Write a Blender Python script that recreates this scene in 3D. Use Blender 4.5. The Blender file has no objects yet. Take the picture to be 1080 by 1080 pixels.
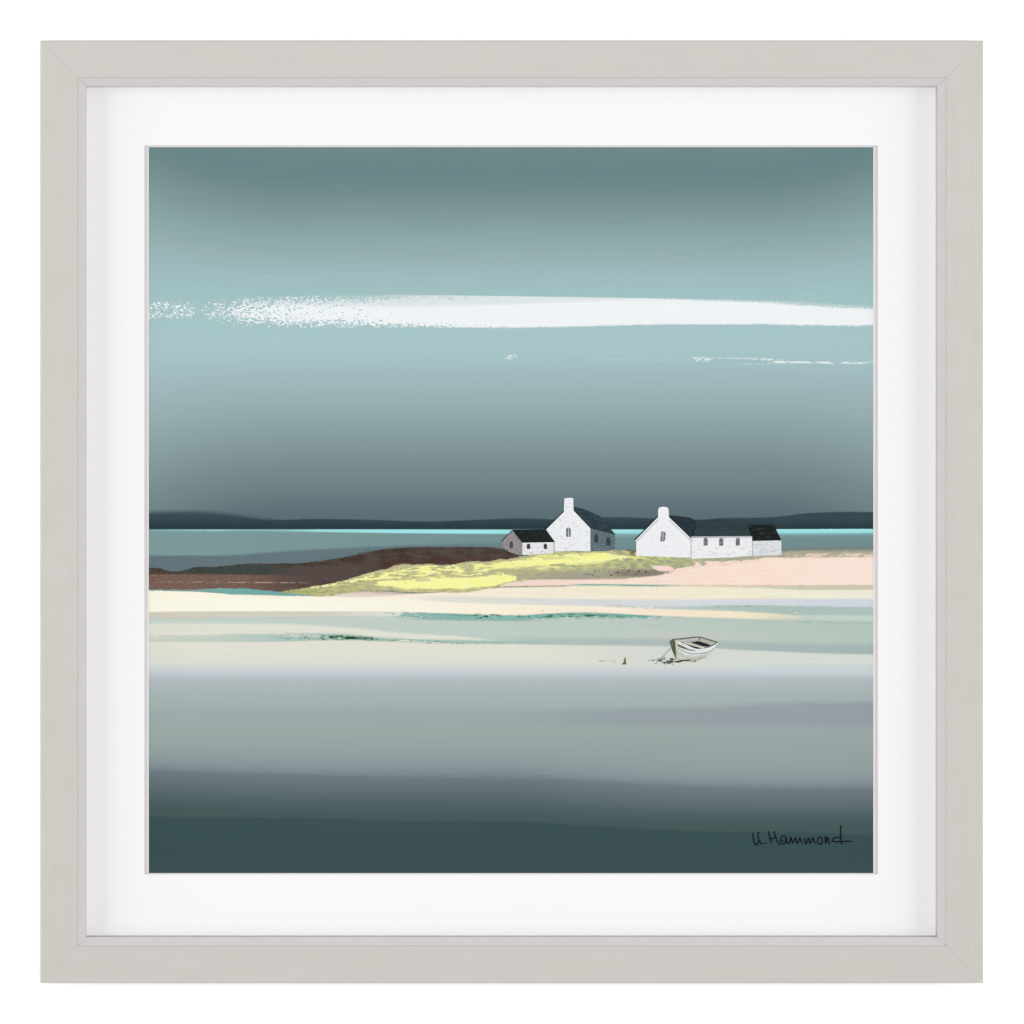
import bpy, bmesh, math, random
from mathutils import Vector

scene = bpy.context.scene

# ------------------------------------------------------------------ camera
PX = 0.0005                     # one photograph pixel on the frame's front face, in metres
ZC = 1.5                        # height of the picture's centre above the floor
FRONT = -0.024                  # front face of the frame (wall at y = 0)
MOUNT_Y, PRINT_Y = -0.0148, -0.0136
CAM = Vector((-0.14, -3.2, ZC + 0.14))
cd = bpy.data.cameras.new('camera')
cam = bpy.data.objects.new('camera', cd)
scene.collection.objects.link(cam)
cam.location = CAM
cam.rotation_euler = (math.radians(90), 0, 0)
span = 1080 * PX
dist = FRONT - CAM.y
cd.sensor_width = 36
cd.sensor_fit = 'HORIZONTAL'
cd.lens = 36 * dist / span
cd.shift_x = -CAM.x / span
cd.shift_y = -(CAM.z - ZC) / span
cd.clip_start = 0.1
cd.clip_end = 100
scene.camera = cam

# ------------------------------------------------------------------ light
w = bpy.data.worlds.new('World')
scene.world = w
w.use_nodes = True
w.node_tree.nodes['Background'].inputs[0].default_value = (0.97, 0.98, 1, 1)
w.node_tree.nodes['Background'].inputs[1].default_value = 0.48


def lamp(name, loc, target, sx, sy, power, col=(1, 1, 1)):
    l = bpy.data.lights.new(name, 'AREA')
    l.shape = 'RECTANGLE'
    l.size, l.size_y, l.energy, l.color = sx, sy, power, col
    o = bpy.data.objects.new(name, l)
    scene.collection.objects.link(o)
    o.location = loc
    o.rotation_euler = (Vector(target) - Vector(loc)).to_track_quat('-Z', 'Y').to_euler()


KEY, SIDE = 89.0, 33.0
lamp('key_softbox', (0, -3.6, ZC + 0.25), (0, 0, ZC), 0.9, 0.9, KEY, (1, 1, 1))
lamp('side_softbox', (-2.0, -0.66, ZC), (0, 0, ZC), 1.1, 1.8, SIDE, (1, 0.99, 1))
lamp('side_softbox', (2.0, -0.66, ZC), (0, 0, ZC), 1.1, 1.8, SIDE, (1, 0.99, 1))

vs = scene.view_settings
vs.view_transform = 'Standard'
vs.look = 'None'
vs.exposure = 0
vs.gamma = 1
vs.use_curve_mapping = False
scene.render.engine = 'CYCLES'
scene.cycles.transparent_max_bounces = 32

# ------------------------------------------------------------------ helpers
K = 1.6                        # light falling on the picture: display value = base colour * K


def lin(c, k=K):
    out = []
    for v in c:
        v = v / 255
        v = v / 12.92 if v <= 0.04045 else ((v + 0.055) / 1.055) ** 2.4
        out.append(min(v / k, 0.98))
    return (out[0], out[1], out[2], 1)


def at(px, py, y):
    """the point of the plane at depth y that the photograph shows at pixel (px, py)"""
    f = Vector(((px - 540) * PX, FRONT, ZC + (540 - py) * PX))
    return CAM + (f - CAM) * ((y - CAM.y) / (FRONT - CAM.y))


def link(name, mesh, parent=None):
    o = bpy.data.objects.new(name, mesh)
    scene.collection.objects.link(o)
    if parent is not None:
        o.parent = parent
        o.matrix_parent_inverse = parent.matrix_world.inverted()
    return o


class G:
    """small builder for node materials"""

    def __init__(s, name, rough=0.6, spec=0.3):
        s.m = bpy.data.materials.new(name)
        s.m.use_nodes = True
        s.t = s.m.node_tree
        s.b = s.t.nodes['Principled BSDF']
        s.b.inputs['Roughness'].default_value = rough
        s.b.inputs['Specular IOR Level'].default_value = spec

    def put(s, sock, v):
        if isinstance(v, (int, float)):
            sock.default_value = v
        elif isinstance(v, tuple):
            sock.default_value = v
        else:
            s.t.links.new(v, sock)

    def math(s, op, a, b=0.0, c=0.0):
        n = s.t.nodes.new('ShaderNodeMath')
        n.operation = op
        s.put(n.inputs[0], a)
        s.put(n.inputs[1], b)
        s.put(n.inputs[2], c)
        return n.outputs[0]

    def mul(s, a, b): return s.math('MULTIPLY', a, b)
    def add(s, a, b): return s.math('ADD', a, b)
    def sub(s, a, b): return s.math('SUBTRACT', a, b)
    def mad(s, a, b, c): return s.math('MULTIPLY_ADD', a, b, c)

    def step(s, x, lo, hi):
        n = s.t.nodes.new('ShaderNodeMapRange')
        n.interpolation_type = 'SMOOTHSTEP'
        s.put(n.inputs['Value'], x)
        s.put(n.inputs['From Min'], lo)
        s.put(n.inputs['From Max'], hi)
        return n.outputs['Result']

    def noise(s, vec, detail=2.0, rough=0.5, scale=1.0):
        n = s.t.nodes.new('ShaderNodeTexNoise')
        s.t.links.new(vec, n.inputs['Vector'])
        n.inputs['Scale'].default_value = scale
        n.inputs['Detail'].default_value = detail
        n.inputs['Roughness'].default_value = rough
        return n.outputs[0]

    def vec(s, x, y, z=0.0):
        n = s.t.nodes.new('ShaderNodeCombineXYZ')
        s.put(n.inputs[0], x)
        s.put(n.inputs[1], y)
        s.put(n.inputs[2], z)
        return n.outputs[0]

    def curve(s, x, pts, handle='AUTO_CLAMPED'):
        n = s.t.nodes.new('ShaderNodeFloatCurve')
        c = n.mapping.curves[0]
        c.points[0].location = pts[0]
        c.points[1].location = pts[-1]
        for p in pts[1:-1]:
            c.points.new(*p)
        for p in c.points:
            p.handle_type = handle
        n.mapping.use_clip = False
        n.mapping.update()
        s.t.links.new(x, n.inputs['Value'])
        return n.outputs[0]

    def ramp(s, x, stops):
        n = s.t.nodes.new('ShaderNodeValToRGB')
        e = n.color_ramp.elements
        e[0].position, e[0].color = stops[0]
        e[1].position, e[1].color = stops[-1]
        for p, c in stops[1:-1]:
            q = e.new(p)
            q.color = c
        s.t.links.new(x, n.inputs[0])
        return n.outputs[0]

    def mix(s, f, a, b, mode='MIX'):
        n = s.t.nodes.new('ShaderNodeMix')
        n.data_type = 'RGBA'
        n.blend_type = mode
        n.clamp_factor = True
        s.put(n.inputs[0], f)
        s.put(n.inputs[6], a)
        s.put(n.inputs[7], b)
        return n.outputs[2]

    def xyz(s):
        t = s.t.nodes.new('ShaderNodeTexCoord')
        q = s.t.nodes.new('ShaderNodeSeparateXYZ')
        s.t.links.new(t.outputs['Object'], q.inputs[0])
        return t.outputs['Object'], q.outputs

    def bump(s, h, strength, distance=0.001):
        n = s.t.nodes.new('ShaderNodeBump')
        n.inputs['Strength'].default_value = strength
        n.inputs['Distance'].default_value = distance
        s.put(n.inputs['Height'], h)
        s.t.links.new(n.outputs[0], s.b.inputs['Normal'])

    def done(s, col):
        s.put(s.b.inputs['Base Color'], col)
        return s.m


# ------------------------------------------------------------------ wall
g = G('wall_paint', 0.8, 0.1)
o3, q = g.xyz()
n = g.noise(o3, 3, 0.6, 900)
g.bump(n, 0.03, 0.0005)
wall_mat = g.done(g.mix(g.mul(n, 0.04), (0.93, 0.93, 0.93, 1), (0.88, 0.88, 0.88, 1)))
bm = bmesh.new()
for p in ((-4, 0, 0), (4, 0, 0), (4, 0, 4), (-4, 0, 4)):
    bm.verts.new(p)
bm.faces.new(bm.verts)
me = bpy.data.meshes.new('wall')
bm.to_mesh(me)
me.materials.append(wall_mat)
wall = link('wall', me)
wall['kind'] = 'structure'

# ------------------------------------------------------------------ framed print
root = bpy.data.objects.new('framed_print', None)
scene.collection.objects.link(root)
root.location = (0, 0, ZC - 0.249)
root['label'] = 'square framed coastal print in a pale grey wooden frame with wide white mount'
root['category'] = 'framed print'
bpy.context.view_layer.update()


def rail_material(name, along, shade):
    g = G(name, 0.5, 0.25)
    o3, q = g.xyz()
    across = 2 if along == 0 else 0
    grain = g.noise(g.vec(g.mul(q[along], 25), g.mul(q[across], 900), g.mul(q[1], 900)), 4, 0.65)
    blot = g.noise(g.vec(g.mul(q[0], 60), g.mul(q[2], 60), 3.0), 3, 0.6)
    c = g.mix(g.step(grain, 0.3, 0.75), lin((203, 199, 192)), lin((207, 203, 197)))
    c = g.mix(g.mul(g.step(blot, 0.4, 0.75), 0.4), c, lin(shade))
    g.bump(grain, 0.03, 0.0003)
    return g.done(c)


# moulding profile: (distance in pixels from the outer edge, depth)
PROFILE = [(0.0, 0.0), (0.0, -0.0228), (0.35, -0.0237), (1.2, FRONT), (39.0, FRONT), (39.7, FRONT + 0.00055),
           (40.6, FRONT + 0.0006), (48.2, FRONT + 0.0022), (48.3, MOUNT_Y + 0.001), (48.3, 0.0)]
L, T, R, B = 42.3, 42.6, 1037.3, 1037.0
GAP = 0.05                      # hairline mitre gap, in pixels


def rail(side, mat):
    """one mitred length of the moulding"""
    bm = bmesh.new()
    ends = ([], [])
    for d, y in PROFILE:
        s = PX
        l, t, r, b = L + d, T + d, R - d, B - d
        if side == 'top':
            pts = ((l + GAP, t), (r - GAP, t))
        elif side == 'bottom':
            pts = ((r - GAP, b), (l + GAP, b))
        elif side == 'left':
            pts = ((l, b - GAP), (l, t + GAP))
        else:
            pts = ((r, t + GAP), (r, b - GAP))
        for e, (px, py) in zip(ends, pts):
            e.append(bm.verts.new(((px - 540) * s, y, ZC + (540 - py) * s)))
    k = len(PROFILE)
    for i in range(k - 1):
        bm.faces.new((ends[0][i], ends[0][i + 1], ends[1][i + 1], ends[1][i]))
    bm.faces.new(ends[0])
    bm.faces.new(ends[1])
    bmesh.ops.recalc_face_normals(bm, faces=bm.faces)
    me = bpy.data.meshes.new('frame_rail')
    bm.to_mesh(me)
    bm.free()
    me.materials.append(mat)
    me.materials.append(lip_mat)
    for i in range(5, 8):
        me.polygons[i].material_index = 1
    return link('frame_rail', me, root)


g = G('lip_paint', 0.55, 0.2)
o3, q = g.xyz()
n = g.noise(o3, 3, 0.6, 250)
lip_mat = g.done(g.mix(n, lin((209, 205, 204)), lin((217, 213, 213))))
wood_across = rail_material('grey_painted_wood_across', 0, (203, 198, 193))
wood_upright = rail_material('grey_painted_wood_upright', 2, (198, 194, 184))
for side in ('top', 'bottom'):
    rail(side, wood_across)
for side in ('left', 'right'):
    rail(side, wood_upright)

# white mount with a bevelled window
g = G('white_mount_board', 0.85, 0.1)
o3, q = g.xyz()
fib = g.noise(g.vec(g.mul(q[0], 2500), g.mul(q[2], 700), g.mul(q[1], 700)), 3, 0.6)
g.bump(fib, 0.04, 0.0003)
mount_mat = g.done(g.mix(fib, lin((252, 250, 250)), lin((257, 255, 255))))
g = G('mount_core', 0.9, 0.05)
o3, q = g.xyz()
n = g.noise(o3, 3, 0.6, 700)
core_mat = g.done(g.mix(n, lin((226, 219, 219)), lin((214, 207, 208))))


def ring(name, outer, inner, y0, y1, mat, parent):
    bm = bmesh.new()
    a = [bm.verts.new(at(x, y, y0)) for x, y in outer]
    b = [bm.verts.new(at(x, y, y1)) for x, y in inner]
    for i in range(4):
        j = (i + 1) % 4
        bm.faces.new((a[i], a[j], b[j], b[i]))
    bmesh.ops.recalc_face_normals(bm, faces=bm.faces)
    for f in bm.faces:
        if f.normal.y > 0:
            f.normal_flip()
    me = bpy.data.meshes.new(name)
    bm.to_mesh(me)
    bm.free()
    me.materials.append(mat)
    return link(name, me, parent)


def box4(l, t, r, b):
    return [(l, t), (r, t), (r, b), (l, b)]


WIN = box4(152.3, 153.6, 926.0, 922.1)
EDGE = box4(155.3, 154.2, 922.9, 921.9)
mount = ring('mount', box4(86, 86, 994, 994), WIN, MOUNT_Y, MOUNT_Y, mount_mat, root)
ring('mount_bevel', WIN, EDGE, MOUNT_Y, PRINT_Y - 0.0002, core_mat, mount)

# ------------------------------------------------------------------ the print: painted landscape as a node material
SC = (PRINT_Y - CAM.y) / (FRONT - CAM.y) * PX        # metres on the print per photograph pixel
ctr = at(540, 540, PRINT_Y)
g = None
sheet = None
state = {}
layers = 0


def start(name):
    """open a new layer of ink: a node material of its own"""
    global g, U, V, XN, fine, wide, streak, speck
    g = G(name, 0.8, 0.04)
    o3, q = g.xyz()
    U = g.mad(q[0], 1 / SC, 540.0)
    V = g.mad(q[2], -1 / SC, 540.0)
    XN = g.mad(U, 1 / 780, -150 / 780)
    fine = g.sub(g.noise(g.vec(g.mul(U, 0.55), g.mul(V, 0.55), 1.0), 3, 0.6), 0.5)
    wide = g.sub(g.noise(g.vec(g.mul(U, 0.05), g.mul(V, 0.09), 7.0), 3, 0.6), 0.5)
    streak = g.sub(g.noise(g.vec(g.mul(U, 0.012), g.mul(V, 0.55), 4.0), 4, 0.65), 0.5)
    speck = g.noise(g.vec(g.mad(V, -0.2, g.mul(U, 0.36)), g.mul(V, 0.46), 11.0), 3, 0.6)
    state['c'] = None
    state['a'] = None
    state['soft'] = 1.0


def interp(pts, u):
    if isinstance(pts, (int, float)):
        return pts
    if u <= pts[0][0]:
        return pts[0][1]
    for (a, b), (c, d) in zip(pts, pts[1:]):
        if u <= c:
            return b + (d - b) * (u - a) / (c - a)
    return pts[-1][1]


def finish(name, u0, u1, top, bot, label=None):
    """close the layer: a sheet of ink between the lines top(u) and bot(u), lying on the print"""
    global layers
    layers += 1
    c = state['c']
    grain = g.step(g.mad(fine, 0.7, g.mul(streak, 0.9)), -0.35, 0.45)
    c = g.mix(grain, g.mix(1.0, c, (0.955, 0.958, 0.962, 1), 'MULTIPLY'), g.mix(1.0, c, (1.045, 1.042, 1.038, 1), 'MULTIPLY'))
    mat = g.done(c)
    if state['a'] is not None:
        # half-covering ink is a fine stipple of dots, as on a printed sheet
        w = g.t.nodes.new('ShaderNodeTexWhiteNoise')
        w.noise_dimensions = '2D'
        g.t.links.new(g.vec(g.math('FLOOR', g.mul(U, 5.0)), g.math('FLOOR', g.mul(V, 5.0))), w.inputs['Vector'])
        g.put(g.b.inputs['Alpha'], g.math('GREATER_THAN', state['a'], g.mad(w.outputs['Value'], 0.96, 0.02)))
    y = PRINT_Y - 0.00001 * layers
    us = sorted({u0, u1} | {u0 + (u1 - u0) * k / 48 for k in range(49)})
    bm = bmesh.new()
    rows = []
    for u in us:
        pa, pb = at(u, interp(top, u), y) - ctr, at(u, interp(bot, u), y) - ctr
        rows.append((bm.verts.new(pa), bm.verts.new(pb)))
    for (a, b), (c2, d) in zip(rows, rows[1:]):
        f = bm.faces.new((a, b, d, c2))
        f.normal_update()
        if f.normal.y > 0:
            f.normal_flip()
    me = bpy.data.meshes.new(name)
    bm.to_mesh(me)
    bm.free()
    me.materials.append(mat)
    o = bpy.data.objects.new(name, me)
    scene.collection.objects.link(o)
    o.parent = sheet
    if label:
        o['label'] = label
    return o


def xn(u): return (u - 150) / 780


def vramp(v, stops, lo, hi):
    x = g.mad(v, 1 / (hi - lo), -lo / (hi - lo))
    return g.ramp(x, [((p - lo) / (hi - lo), lin(c)) for p, c in stops])


def ucurve(pts, scale=1.0, off=0.0, handle='AUTO_CLAMPED'):
    return g.curve(XN, [(xn(u), (v - off) / scale) for u, v in pts], handle)


def edge(pts):
    if isinstance(pts, (int, float)):
        return float(pts)
    c = ucurve(pts, 780, 150)
    return g.mad(c, 780.0, 150.0)


def band(top, bot, col, st=0.5, sb=0.5, amp=0.0, alpha=None, wamp=0.0, tex=None, a=1.0):
    """lay one brush band over the painting, between the curves top(u) and bot(u)"""
    st, sb = st * state.get('soft', 1.0), sb * state.get('soft', 1.0)
    v = V
    if amp:
        v = g.mad(fine, amp, v)
    if wamp:
        v = g.mad(wide, wamp, v)
    mask = None
    if top is not None:
        t = edge(top)
        d = g.sub(v, t)
        mask = g.step(d, -st, st)
    if bot is not None:
        b = edge(bot)
        d = g.sub(b, v)
        m2 = g.step(d, -sb, sb)
        mask = m2 if mask is None else g.mul(mask, m2)
    pts = top if isinstance(top, list) else (bot if isinstance(bot, list) else None)
    if alpha is None and pts is not None and (pts[0][0] > 158 or pts[-1][0] < 920):
        alpha = []
        alpha += [(pts[0][0] - 0.01, 0), (pts[0][0] + 2, 1)] if pts[0][0] > 158 else [(150, 1)]
        alpha += [(pts[-1][0] - 2, 1), (pts[-1][0] + 0.01, 0)] if pts[-1][0] < 920 else [(930, 1)]
    elif alpha is not None and pts is not None:
        alpha = list(alpha)
        if pts[-1][0] < 920 and alpha[-1][1] > 0:
            alpha.append((alpha[-1][0] + 1, 0))
        if pts[0][0] > 158 and alpha[0][1] > 0:
            alpha.insert(0, (alpha[0][0] - 1, 0))
    if alpha is not None:
        mask = g.mul(mask, ucurve(alpha, handle='VECTOR'))
    if tex is not None:
        mask = g.mul(mask, tex)
    if a != 1.0:
        mask = g.mul(mask, a)
    if isinstance(col, list):
        c = g.ramp(XN, [(xn(u), lin(k)) for u, k in col])
    elif isinstance(col, tuple):
        c = lin(col)
    else:
        c = col
    if state['c'] is None:
        state['c'], state['a'] = c, mask
    elif state['a'] is None:
        state['c'] = g.mix(mask, state['c'], c)
    else:
        inv = g.sub(1.0, mask)
        na = g.math('MAXIMUM', g.sub(1.0, g.mul(g.sub(1.0, state['a']), inv)), 0.0001)
        state['c'] = g.mix(g.math('DIVIDE', mask, na), state['c'], c)
        state['a'] = na


def tn(sx, sy, seed, lo, hi, detail=2.0):
    """thresholded noise: patches of dry brush or weed"""
    n = g.noise(g.vec(g.mul(U, sx), g.mul(V, sy), seed), detail, 0.6)
    return g.step(n, lo, hi)


start('printed_paper')
# sky: graded towards both side edges
edgefade = ucurve([(150, 0.2), (165, 0.17), (205, 0.09), (280, 0.01), (320, 0.0), (800, 0.0), (860, 0.04), (910, 0.13), (930, 0.18)])
vsky = g.mad(streak, 7.0, V)
vsky = g.add(350.0, g.mul(g.sub(vsky, 350.0), g.sub(1.0, edgefade)))
state['c'] = vramp(vsky, [(155, (112, 139, 138)), (180, (108, 136, 138)), (197, (113, 140, 139)), (222, (127, 153, 153)),
                          (250, (143, 170, 170)), (275, (156, 182, 184)), (292, (161, 190, 192)), (312, (164, 196, 197)),
                          (335, (168, 200, 201)), (357, (171, 201, 203)), (374, (169, 199, 201)), (388, (166, 192, 197)),
                          (402, (163, 186, 190)), (422, (156, 178, 180)), (445, (144, 168, 168)), (472, (133, 152, 155)),
                          (490, (123, 142, 143)), (512, (112, 132, 133)), (526, (103, 122, 127)), (541, (94, 113, 119)),
                          (560, (90, 108, 114))], 150, 560)

# ---- foreshore and water, laid from the middle distance to the front
band([(150, 620), (560, 615), (760, 600), (930, 600)], None, (228, 228, 214), 0.6)      # pale wet sand under everything
# front water
FRONT_STOPS = [(690, (224, 227, 214)), (699, (222, 225, 215)), (705, (210, 216, 216)), (711, (198, 205, 209)), (716, (184, 193, 197)),
                   (724, (176, 187, 188)), (740, (168, 181, 179)), (756, (162, 176, 174)), (770, (158, 172, 169)), (784, (154, 168, 166)), (798, (147, 162, 160)),
                   (807, (140, 153, 157)), (812, (132, 145, 150)), (818, (113, 126, 133)), (832, (100, 113, 118)), (845, (83, 102, 106)), (858, (72, 91, 94)),
                   (872, (68, 88, 87)), (890, (62, 81, 82)), (902, (60, 79, 78)), (925, (63, 82, 84))]
rc = ucurve([(150, 6), (330, 0), (540, -1), (620, -7), (760, -14), (930, -15)], 40, -20)
rc = g.mad(rc, 40.0, -20.0)
shape = g.mul(g.step(V, 775, 815), g.step(V, 880, 850))
vw = g.mad(streak, 5.0, g.mad(rc, shape, V))
front = vramp(vw, FRONT_STOPS, 690, 926)
band([(150, 690), (560, 694), (750, 699), (930, 698)], None, front, 4, 1, 0, wamp=3)
band([(480, 751), (620, 748), (760, 745), (800, 742.5), (930, 740)], [(480, 764), (620, 766), (930, 767)], (149, 158, 165), 4, 5, 2.5,
     alpha=[(480, 0), (580, 0.4), (680, 0.7), (930, 0.8)], wamp=5)
band([(150, 748), (560, 747)], [(150, 762), (560, 766)], (156, 167, 169), 5, 6, 2, alpha=[(150, 0.15), (420, 0.5), (560, 0.2)], wamp=6)
band([(150, 803), (270, 806), (400, 811), (520, 812), (700, 815)], [(150, 813), (300, 816), (400, 819), (700, 823)], (140, 149, 158), 2, 1.5, 3,
     tex=tn(0.03, 0.9, 21.0, 0.4, 0.6), alpha=[(150, 0.5), (560, 0.6), (700, 0)])
lt = [(150, 861), (250, 862), (330, 862.5), (430, 866), (540, 866), (600, 869.5), (700, 875), (760, 877.5), (860, 878), (900, 880), (930, 883)]
band(lt, [(150, 900), (930, 905)], (58, 80, 83), 1.2, 14, 1.5, wamp=3, alpha=[(150, 0.9), (430, 0.7), (600, 0.85), (930, 0.9)])
band([(150, 846), (430, 848), (700, 856), (930, 862)], lt, [(150, (73, 93, 86)), (500, (74, 93, 91)), (930, (79, 98, 100))], 8, 1.2, 1.5, wamp=3, a=0.3)

c = state['c']
grain = g.step(g.mad(fine, 0.7, g.mul(streak, 0.9)), -0.35, 0.45)
printed = (g.mix(grain, g.mix(1.0, c, (0.955, 0.958, 0.962, 1), 'MULTIPLY'), g.mix(1.0, c, (1.045, 1.042, 1.038, 1), 'MULTIPLY')))
margin = g.mul(g.mul(g.step(U, 156.6, 157.2), g.step(U, 921.4, 920.8)), g.mul(g.step(V, 154.9, 155.4), g.step(V, 921.2, 920.6)))
print_mat = g.done(g.mix(margin, lin((252, 251, 251)), printed))
bm = bmesh.new()
fr = [bm.verts.new((p.x, 0.0, p.z)) for p in (at(px, py, PRINT_Y) - ctr for px, py in box4(154.0, 153, 924.5, 924))]
bk = [bm.verts.new((v.co.x, 0.001, v.co.z)) for v in fr]
bm.faces.new(fr)
bm.faces.new(bk[::-1])
for i in range(4):
    j = (i + 1) % 4
    bm.faces.new((fr[j], fr[i], bk[i], bk[j]))
bmesh.ops.recalc_face_normals(bm, faces=bm.faces)
me = bpy.data.meshes.new('print_sheet')
bm.to_mesh(me)
bm.free()
me.materials.append(print_mat)
sheet = bpy.data.objects.new('print_sheet', me)
scene.collection.objects.link(sheet)
sheet.location = ctr
bpy.context.view_layer.update()
sheet.parent = root
sheet.matrix_parent_inverse = root.matrix_world.inverted()
bpy.context.view_layer.update()

start('cloud_ink')
# cloud streak
veil = g.step(speck, 0.25, 0.6)
band([(330, 313), (430, 310), (560, 309.5), (680, 311), (800, 316), (930, 324)], [(330, 321), (930, 334)], (215, 228, 228), 2, 1, 3.5, tex=veil,
     alpha=[(330, 0), (440, 0.75), (930, 0.75)])
CT = [(150, 317), (200, 317), (240, 314), (290, 312.5), (400, 311.5), (540, 311.5), (640, 312.5), (740, 316.5), (800, 319), (860, 323), (930, 326.5)]
CB = [(150, 336), (210, 336), (245, 344), (290, 345), (400, 345.5), (540, 345.5), (600, 344.5), (700, 342.3), (790, 342), (860, 343), (900, 343.6), (930, 342)]
cov = ucurve([(150, 0.46), (203, 0.46), (210, 0.34), (220, 0.45), (240, 0.46), (256, 0.54), (280, 0.54), (294, 0.6), (380, 0.64),
              (450, 0.76), (560, 0.9), (650, 1.1), (930, 1.2)], handle='VECTOR')
mid = edge([(150, 326), (250, 328), (400, 329), (540, 330), (700, 330), (930, 335)])
off = g.math('ABSOLUTE', g.sub(V, mid))
cov = g.sub(cov, g.mul(g.step(off, 4.0, 18.0), ucurve([(150, 0.12), (280, 0.16), (500, 0.28), (640, 0.2), (720, 0.0), (930, 0.0)])))
clump = g.noise(g.vec(g.mul(U, 0.11), g.mad(U, 0.05, g.mul(V, 0.2)), 15.0), 2, 0.6)
cov = g.mad(g.sub(clump, 0.5), 0.34, cov)
dry = g.step(g.sub(cov, speck), -0.02, 0.03)
cloud_col = g.mix(g.step(g.mad(fine, 4.0, g.sub(V, edge([(150, 318), (430, 323), (560, 320), (700, 316), (930, 322)]))), -2.5, 2.5), lin((226, 234, 235)), lin((244, 248, 249)))
band(CT, CB, cloud_col, 1.0, 1.0, 5.0, tex=dry, wamp=2.5)
# thin second streak
d2 = g.step(speck, 0.47, 0.54)
band([(527, 373), (550, 373)], [(527, 379.5), (550, 379.5)], (232, 241, 241), 1, 1, 0, tex=d2)
band([(726, 376.5), (760, 377), (800, 377.5), (840, 380.5), (930, 381.5)], [(726, 382), (760, 383), (810, 384), (860, 384), (930, 384)], (236, 243, 243), 0.8, 0.8, 1.0,
     tex=d2, alpha=[(728, 0), (731, 1), (750, 1), (757, 0.4), (780, 0.8), (815, 1), (835, 0.8), (860, 0.9), (930, 1)])
band([(815, 380.6), (930, 382)], [(815, 383), (930, 384.2)], (236, 244, 243), 0.7, 0.7, 1.0, tex=tn(0.09, 0.3, 5.0, 0.38, 0.5))
band([(620, 376), (712, 378)], [(620, 380), (712, 381.5)], (205, 222, 223), 0.8, 0.8, 0, tex=d2, a=0.3)
finish('painted_cloud', 157, 921, [(157, 314), (240, 308), (921, 318)], [(157, 340), (250, 350), (500, 386), (921, 388)])

start('hill_ink')
# far hills
ht = [(150, 541), (200, 540.3), (226, 541.2), (245, 543.3), (262, 545.5), (285, 548), (330, 547.4), (400, 548.6), (450, 550), (500, 548.5), (550, 546.8), (590, 548),
      (640, 545.5), (665, 545.8), (700, 547.5), (740, 548), (765, 546.2), (800, 546), (822, 544.8), (845, 542), (870, 540.4), (900, 539.9), (930, 540.5)]
hill_col = g.mix(g.step(g.mad(wide, 8.0, V), 545, 557), lin((57, 74, 82)), lin((43, 60, 67)))
band(ht, None, hill_col, 0.9, 0.5, 1.6)
band([(158, 538), (200, 537.5), (290, 546)], [(158, 543), (200, 543), (290, 549)], (78, 95, 102), 1.5, 1.5, 3, a=0.45)
finish('painted_hills', 157, 921, [(u, v - 3) for u, v in ht], 560)

start('sea_ink')
# sea
sea = vramp(g.mad(streak, 5.0, V), [(556, (118, 148, 149)), (561, (116, 146, 147)), (566, (118, 146, 147)), (575, (115, 143, 144)), (583, (112, 138, 140)),
                                    (592, (104, 124, 129)), (606, (100, 118, 124))], 550, 610)
band(558.2, None, sea, 0.5)
band([(150, 560), (400, 561), (560, 561)], [(150, 586.5), (230, 586), (300, 581), (410, 575), (480, 571), (560, 569)],
     [(150, (128, 158, 158)), (300, (124, 153, 154)), (480, (121, 149, 149)), (560, (112, 140, 140))], 1.5, 2, 1.5, alpha=[(150, 1), (480, 0.9), (560, 0.2)], wamp=2)
band([(150, 586), (230, 586), (300, 582), (410, 576), (480, 574), (560, 572)], 610, (101, 119, 125), 1.5, 2, 1.5, alpha=[(150, 1), (400, 0.9), (560, 0.4)], wamp=2)
band([(150, 558.6), (380, 558.4), (560, 558.8), (660, 558.6), (930, 557.8)], [(150, 560.2), (240, 560.2), (330, 561), (420, 562.2), (560, 563), (680, 563), (820, 563), (930, 562.3)],
     [(150, (152, 205, 209)), (300, (160, 220, 222)), (420, (166, 236, 236)), (930, (166, 233, 235))], 0.5, 1.0, 0.8,
     alpha=[(150, 0.25), (180, 0.6), (236, 0.9), (250, 0.5), (300, 0.5), (335, 0.95), (930, 1)])
band([(630, 561), (930, 561)], [(630, 566), (930, 564.5)], (140, 190, 192), 1.2, 2.5, 1.5, a=0.5)
finish('painted_sea', 157, 921, 556, 626)

start('shallows_ink')
state['soft'] = 1.8
state['c'] = lin((228, 228, 214))
band([(150, 690), (560, 694), (750, 699), (930, 698)], None, vramp(g.mad(streak, 5.0, g.add(V, 0.0)), FRONT_STOPS, 690, 926), 4, 1, 0, wamp=3)
# middle water, right and left
sg = [(150, (201, 214, 205)), (330, (196, 210, 202)), (480, (195, 209, 199)), (680, (190, 205, 195)), (930, (184, 201, 190))]
band([(150, 651), (400, 650), (700, 650), (930, 655)], [(150, 657.5), (300, 658), (380, 663), (420, 667), (480, 671), (560, 679), (700, 682), (800, 686.5), (930, 691)],
     sg, 1.0, 1.0, 1.2, wamp=1.5)
band([(640, 664), (800, 668), (930, 668)], [(640, 673), (800, 676), (930, 676)], (203, 204, 196), 3, 2.5, 2, alpha=[(640, 0), (690, 0.8), (760, 0.6), (830, 0.0), (930, 0)])
band([(500, 672), (560, 672.5), (700, 674), (780, 676.5), (850, 679), (930, 680)], [(500, 678), (560, 679.5), (640, 681), (720, 682), (800, 686.5), (860, 689.5), (930, 690.5)],
     [(500, (178, 198, 190)), (700, (172, 187, 184)), (930, (166, 184, 183))], 1.6, 1.0, 2.5, alpha=[(500, 0), (570, 0.8), (930, 0.95)], wamp=1.5)
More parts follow.
